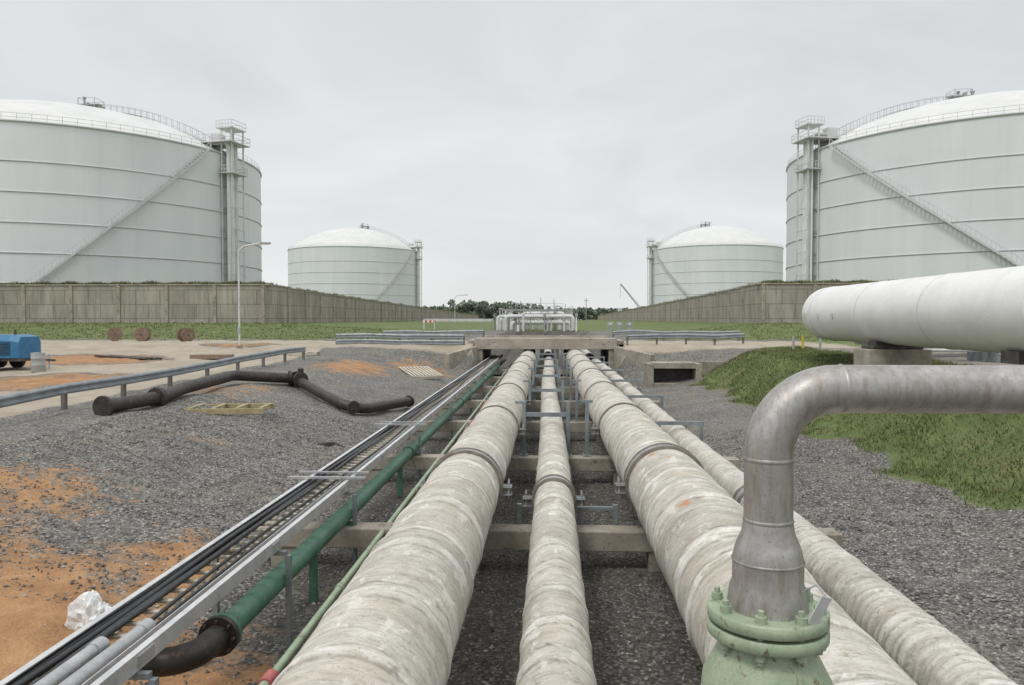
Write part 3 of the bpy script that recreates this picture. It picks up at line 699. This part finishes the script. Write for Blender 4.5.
b.box((-19.5,44,Hs(-19.5,44)+.12),(2.2,1.0,.22),REEL); b.obj('stacked_steel')

for x,y,a in((-33.9,59,.5),(-31.9,59.4,.2),(-28.2,59,.9)):
    b=MB(); z=Hs(x,y)+.55; d=Vector((math.sin(a),-math.cos(a),0)); c=Vector((x,y,z))
    for s in(-.35,.35): b.cyl(c+d*(s-.03),c+d*(s+.03),.55,REEL,24)
    b.cyl(c-d*.33,c+d*.33,.3,REEL,16); b.cyl(c-d*.42,c+d*.42,.07,DARK,10)
    for k in range(6):
        t=k*math.pi/3; u=Vector((math.cos(a),math.sin(a),0)); b.cyl(c+d*.39+(u*math.cos(t)+Vector((0,0,1))*math.sin(t))*.36,c+d*.41+(u*math.cos(t)+Vector((0,0,1))*math.sin(t))*.36,.03,DARK,6)
    b.obj('cable_reel')

b=MB(); cx,cy=-25.9,35; z=Hs(cx,cy)
sec=[(-.85,.55),(-.85,1.35),(-.7,1.62),(.7,1.62),(.85,1.35),(.85,.55)]
V=[];L=[-1.7,-1.45,1.3,1.7]; shr=[.93,1,1,.9]
for xo,sc in zip(L,shr):
    for (yy,zz) in sec: V.append((cx+xo,cy+yy*sc,z+.55+(zz-.55)*sc))
F=[]
for i in range(3):
    for j in range(6): F.append((i*6+j,i*6+(j+1)%6,(i+1)*6+(j+1)%6,(i+1)*6+j))
F+= [tuple(range(6)),tuple(range(18,24))[::-1]]
b.add(V,F,BLUE)
b.box((cx,cy,z+.47),(3.5,1.5,.14),DARK)
for s in(-1,1):
    for xo in (-.45,.45):
        b.cyl((cx+xo,cy+s*.78,z+.34),(cx+xo,cy+s*1.0,z+.34),.34,RUBBER,20); b.cyl((cx+xo,cy+s*.98,z+.34),(cx+xo,cy+s*1.02,z+.34),.17,WHITE,12)
    for k in range(9): b.box((cx+.95,cy-.862,z+.7+k*.07),(.8,.02,.03),DARK)
    b.box((cx-.5,cy-.86,z+1.0),(1.1,.02,.5),BLUE); b.box((cx-.3,cy-.875,z+1.2),(.3,.02,.12),WHITE)
for k in range(6): b.box((cx+1.62,cy-.5+.2*k,z+1.0),(.12,.04,.6),DARK)
b.beam((cx+1.7,cy,z+.47),(cx+2.9,cy,z+.42),.1,.1,DARK); b.cyl((cx+2.6,cy,z),(cx+2.6,cy,z+.7),.04,GALV,8); b.cyl((cx+1.0,cy,z+1.6),(cx+1.0,cy,z+1.85),.06,DARK,10)
b.obj('towable_compressor',.03)
b=MB(); x,y=-23.0,33.8; z=Hs(x,y); b.tube([(x,y,z),(x,y,z+.02),(x,y,z+.3),(x,y,z+.32),(x,y,z+.34),(x,y,z+.6),(x,y,z+.62),(x,y,z+.64),(x,y,z+.88)],[.28,.29,.29,.305,.29,.29,.305,.29,.29],MGREY,20); b.cyl((x+.1,y,z+.88),(x+.1,y,z+.9),.04,DARK,8); b.obj('steel_drum')

# crumpled plastic bag
bm=bmesh.new(); bmesh.ops.create_icosphere(bm,subdivisions=4,radius=1)
bx,by=-5.4,8.9; rb=random.Random(4)
for v in bm.verts:
    p=v.co.copy(); n1=mnoise.noise(p*1.1+Vector((3,1,2))); q=mnoise.cell(p*2.6+Vector((.5,.2,.9))); n2=abs(mnoise.noise(p*2.2+Vector((1,5,2))))
    rr=.27*(1+.5*n1-.45*n2+.05*q)*(1+rb.uniform(-.04,.04))
    v.co=Vector((p.x*rr*(1-.4*max(0,p.z)),p.y*rr*.9*(1-.4*max(0,p.z)),max(p.z*rr*1.4,-.10)))
    v.co+=Vector((bx,by,Hs(bx,by)+.10))
me=bpy.data.meshes.new('plastic_bag'); bm.to_mesh(me); bm.free(); me.materials.append(BAG)
o=bpy.data.objects.new('plastic_bag',me); scene.collection.objects.link(o)

# ------------------------------------------------------------------ manifold in the distance
b=MB(); rd=random.Random(11); ZS=.78
def zq(z): return -1.6+(z+1.6)*ZS
for y in(98,104,110,117):
    for x in(-6,-3,0,3): b.box((x,y,zq(.2)),(.13,.13,3.6*ZS),LGREY)
    b.box((-1.5,y,zq(1.9)),(9.4,.14,.14),MGREY)
for x in(-6,-3,0,3): b.box((x,107.5,zq(2.1)),(.13,19.5,.13),LGREY)
for k in range(14):
    y=97.4+1.4*k; z=zq(rd.choice([-.6,-.2,.4,.8,1.3,1.9])); r=rd.choice([.08,.12,.2,.26]); x0=rd.uniform(-7,-3); x1=rd.uniform(-1,4)
    b.tube(fillet([(x0,y,-1.5),(x0,y,z),(x1,y,z),(x1,y,-1.5)],.4,5),r,rd.choice([WHITE,LGREY,MGREY,MGREY]),12)
for k in range(60):
    x=rd.uniform(-7,4); y=rd.uniform(94,112); h=zq(rd.uniform(-.6,2.4)); r=rd.choice([.06,.1,.16])
    b.cyl((x,y,-1.6),(x,y,h),r,rd.choice([WHITE,LGREY,DARK,MGREY]),10)
    if k%2: b.tube([(x+.25*math.cos(t),y,h+.1+.25*math.sin(t)) for t in np.linspace(0,5.7,10)],.03,MGREY,6); b.box((x,y,h-.2),(.35,.35,.35),MGREY)
for z in(1.9,2.4,2.9): b.box((-1.0,97.6,zq(z)),(6,.04,.04),GALV)
for x in np.arange(-4,2.1,1.0): b.box((x,97.6,zq(2.3)),(.04,.04,1.0),GALV)
for x,hh in((-3.4,2.3),(-.8,2.7),(.9,2.5),(2.4,1.9)): b.cyl((x,100,-1.6),(x,100,hh),.05,MGREY,6)
b.obj('pipe_manifold')
b=MB()
for k in range(9):
    x=-16+k*1.1; b.cyl((x,100,-1.5),(x,100,-.1),.05,MGREY,8)
b.box((-11.6,100,-.2),(9,.08,.35),LGREY); b.obj('barrier_fence')
b=MB()
for x in (8,9.2,10.4): b.box((x,98,-.95),(.8,.6,1.1),MGREY); b.box((x,97.66,-.7),(.4,.04,.3),LGREY)
b.obj('electrical_cabinet')
b=MB(); b.cyl((9.6,190,-1.6),(9.6,190,5.0),.09,MGREY,8); b.box((9.6,190,4.4),(1.2,.1,.1),MGREY); b.obj('utility_pole')
b=MB(); cx,cy=26.5,215
b.box((cx,cy,.9),(3.2,5,1.8),YEL); b.box((cx-1,cy-1.5,2.6),(1.2,1.6,1.6),LGREY)
for s in(-1.4,1.4): b.box((cx+s,cy,-.6),(.8,5.5,1.0),RUBBER)
p=Vector((cx,cy,1.8)); q=Vector((cx-6.2,cy,9.6))
for o in((-.0,.5),(0,-.5),(.5,0)): b.beam(p+Vector((o[0],o[1],0)),q+Vector((o[0]*.4,o[1]*.4,0)),.16,.16,MGREY)
for k in range(14):
    a=p.lerp(q,k/14); c=p.lerp(q,(k+1)/14); s=.5*(-1)**k; b.beam(a+Vector((0,s,0)),c-Vector((0,s,0)),.1,.1,MGREY)
b.beam(q,q-Vector((0,0,4)),.06,.06,DARK); b.obj('crawler_crane')

def trees():
    Vs=[]; TV=MB()
    for k in range(190):
        x=rng.uniform(-110,110); y=rng.uniform(480,600)
        h=rng.uniform(7,11.5)*(1.12 if -62<x<-12 else (.85 if x<0 else .68))
        TV.cyl((x,y,-2),(x,y,h*.6),.35,LEAF2,6,r2=.15)
        for j in range(3):
            a=rng.uniform(0,6.28); TV.cyl((x,y,h*.35),(x+math.cos(a)*h*.25,y+math.sin(a)*h*.25,h*.65),.15,LEAF2,5,r2=.05)
        for c in range(9):
            cc=np.array([x+rng.normal(0,h*.22),y+rng.normal(0,h*.22),h*rng.uniform(.05,.85)]); m=60
            d=rng.normal(0,1,(m,3)); d/=np.linalg.norm(d,axis=1)[:,None]; d*=rng.uniform(.5,1,(m,1))*h*.2
            P=cc+d; s=rng.uniform(.3,.8,(m,1)); u=rng.normal(0,1,(m,3)); u/=np.linalg.norm(u,axis=1)[:,None]; w=np.cross(u,rng.normal(0,1,(m,3))); w/=np.linalg.norm(w,axis=1)[:,None]
            Vs.append(np.stack([P-u*s,P+w*s,P+u*s,P-w*s],1).reshape(-1,3))
    V=np.concatenate(Vs); e=empty('distant_tree_line')
    npmesh('foliage',V,np.arange(len(V)).reshape(-1,4),LEAF,False,e); TV.obj('trunks',parent=e)
trees()
V=[];xs=np.linspace(-1500,1500,400); hh=9+6*np.array([mnoise.noise(Vector((x*.006,0,0)))+.35*mnoise.noise(Vector((x*.05,3,0))) for x in xs])
for x,h in zip(xs,hh): V+= [(x,900,-4),(x,930,h),(x,1100,-4)]
F=[]
for i in range(399): F+= [(i*3,i*3+3,i*3+4,i*3+1),(i*3+1,i*3+4,i*3+5,i*3+2)]
npmesh('hills',np.array(V),np.array(F),weathered('far_woods',(.26,.29,.27),(.31,.34,.31),.05,.95),True)  # pale grey-green woods, with the distance haze painted into their colour

# ------------------------------------------------------------------ world, sun
w=bpy.data.worlds.new('World'); scene.world=w; w.use_nodes=True; nt=w.node_tree; bg=nt.nodes['Background']
sky=nt.nodes.new('ShaderNodeTexSky'); sky.sky_type='NISHITA'; sky.sun_disc=False; sky.sun_elevation=R(58); sky.sun_rotation=R(215)
tc=nt.nodes.new('ShaderNodeTexCoord'); sp=nt.nodes.new('ShaderNodeSeparateXYZ'); nt.links.new(tc.outputs['Generated'],sp.inputs[0])
grad=ramp(nt,sp.outputs[2],[(0,(.85,.865,.865)),(.12,(.83,.85,.86)),(.38,(.745,.77,.785)),(.6,(.95,.97,.98)),(1,(1.42,1.43,1.45))])
mp=nt.nodes.new('ShaderNodeMapping'); mp.inputs['Scale'].default_value=(1,1,2.6); mp.inputs['Rotation'].default_value=(.1,.25,0); nt.links.new(tc.outputs['Generated'],mp.inputs[0])
cl=ramp(nt,noi(nt,mp.outputs[0],2.6,7,.55,.5),[(.3,.87),(.7,1.05)])
c=mix(nt,1.0,grad,cl,'MULTIPLY')
sc=nt.nodes.new('ShaderNodeVectorMath'); sc.operation='SCALE'; sc.inputs['Scale'].default_value=10; nt.links.new(c,sc.inputs[0])
c2=mix(nt,.04,sc.outputs[0],sky.outputs[0]); nt.links.new(c2,bg.inputs['Color']); bg.inputs['Strength'].default_value=.1
sd=bpy.data.lights.new('sun','SUN'); sd.energy=1.35; sd.angle=R(14); sd.color=(1,.96,.90)
so=bpy.data.objects.new('sun',sd); scene.collection.objects.link(so)
el,az=R(58),R(215)
d=Vector((math.sin(az)*math.cos(el),math.cos(az)*math.cos(el),math.sin(el))); so.rotation_euler=d.to_track_quat('Z','Y').to_euler()

cam=bpy.data.cameras.new('camera'); co=bpy.data.objects.new('camera',cam); scene.collection.objects.link(co)
cam.sensor_width=36; cam.lens=770/1024*36; cam.clip_end=6000; cam.clip_start=.05
co.location=(0,0,0); co.rotation_euler=(R(90-1.78),0,R(2.6)); scene.camera=co
scene.view_settings.view_transform='Standard'; scene.view_settings.look='None'; scene.view_settings.exposure=0
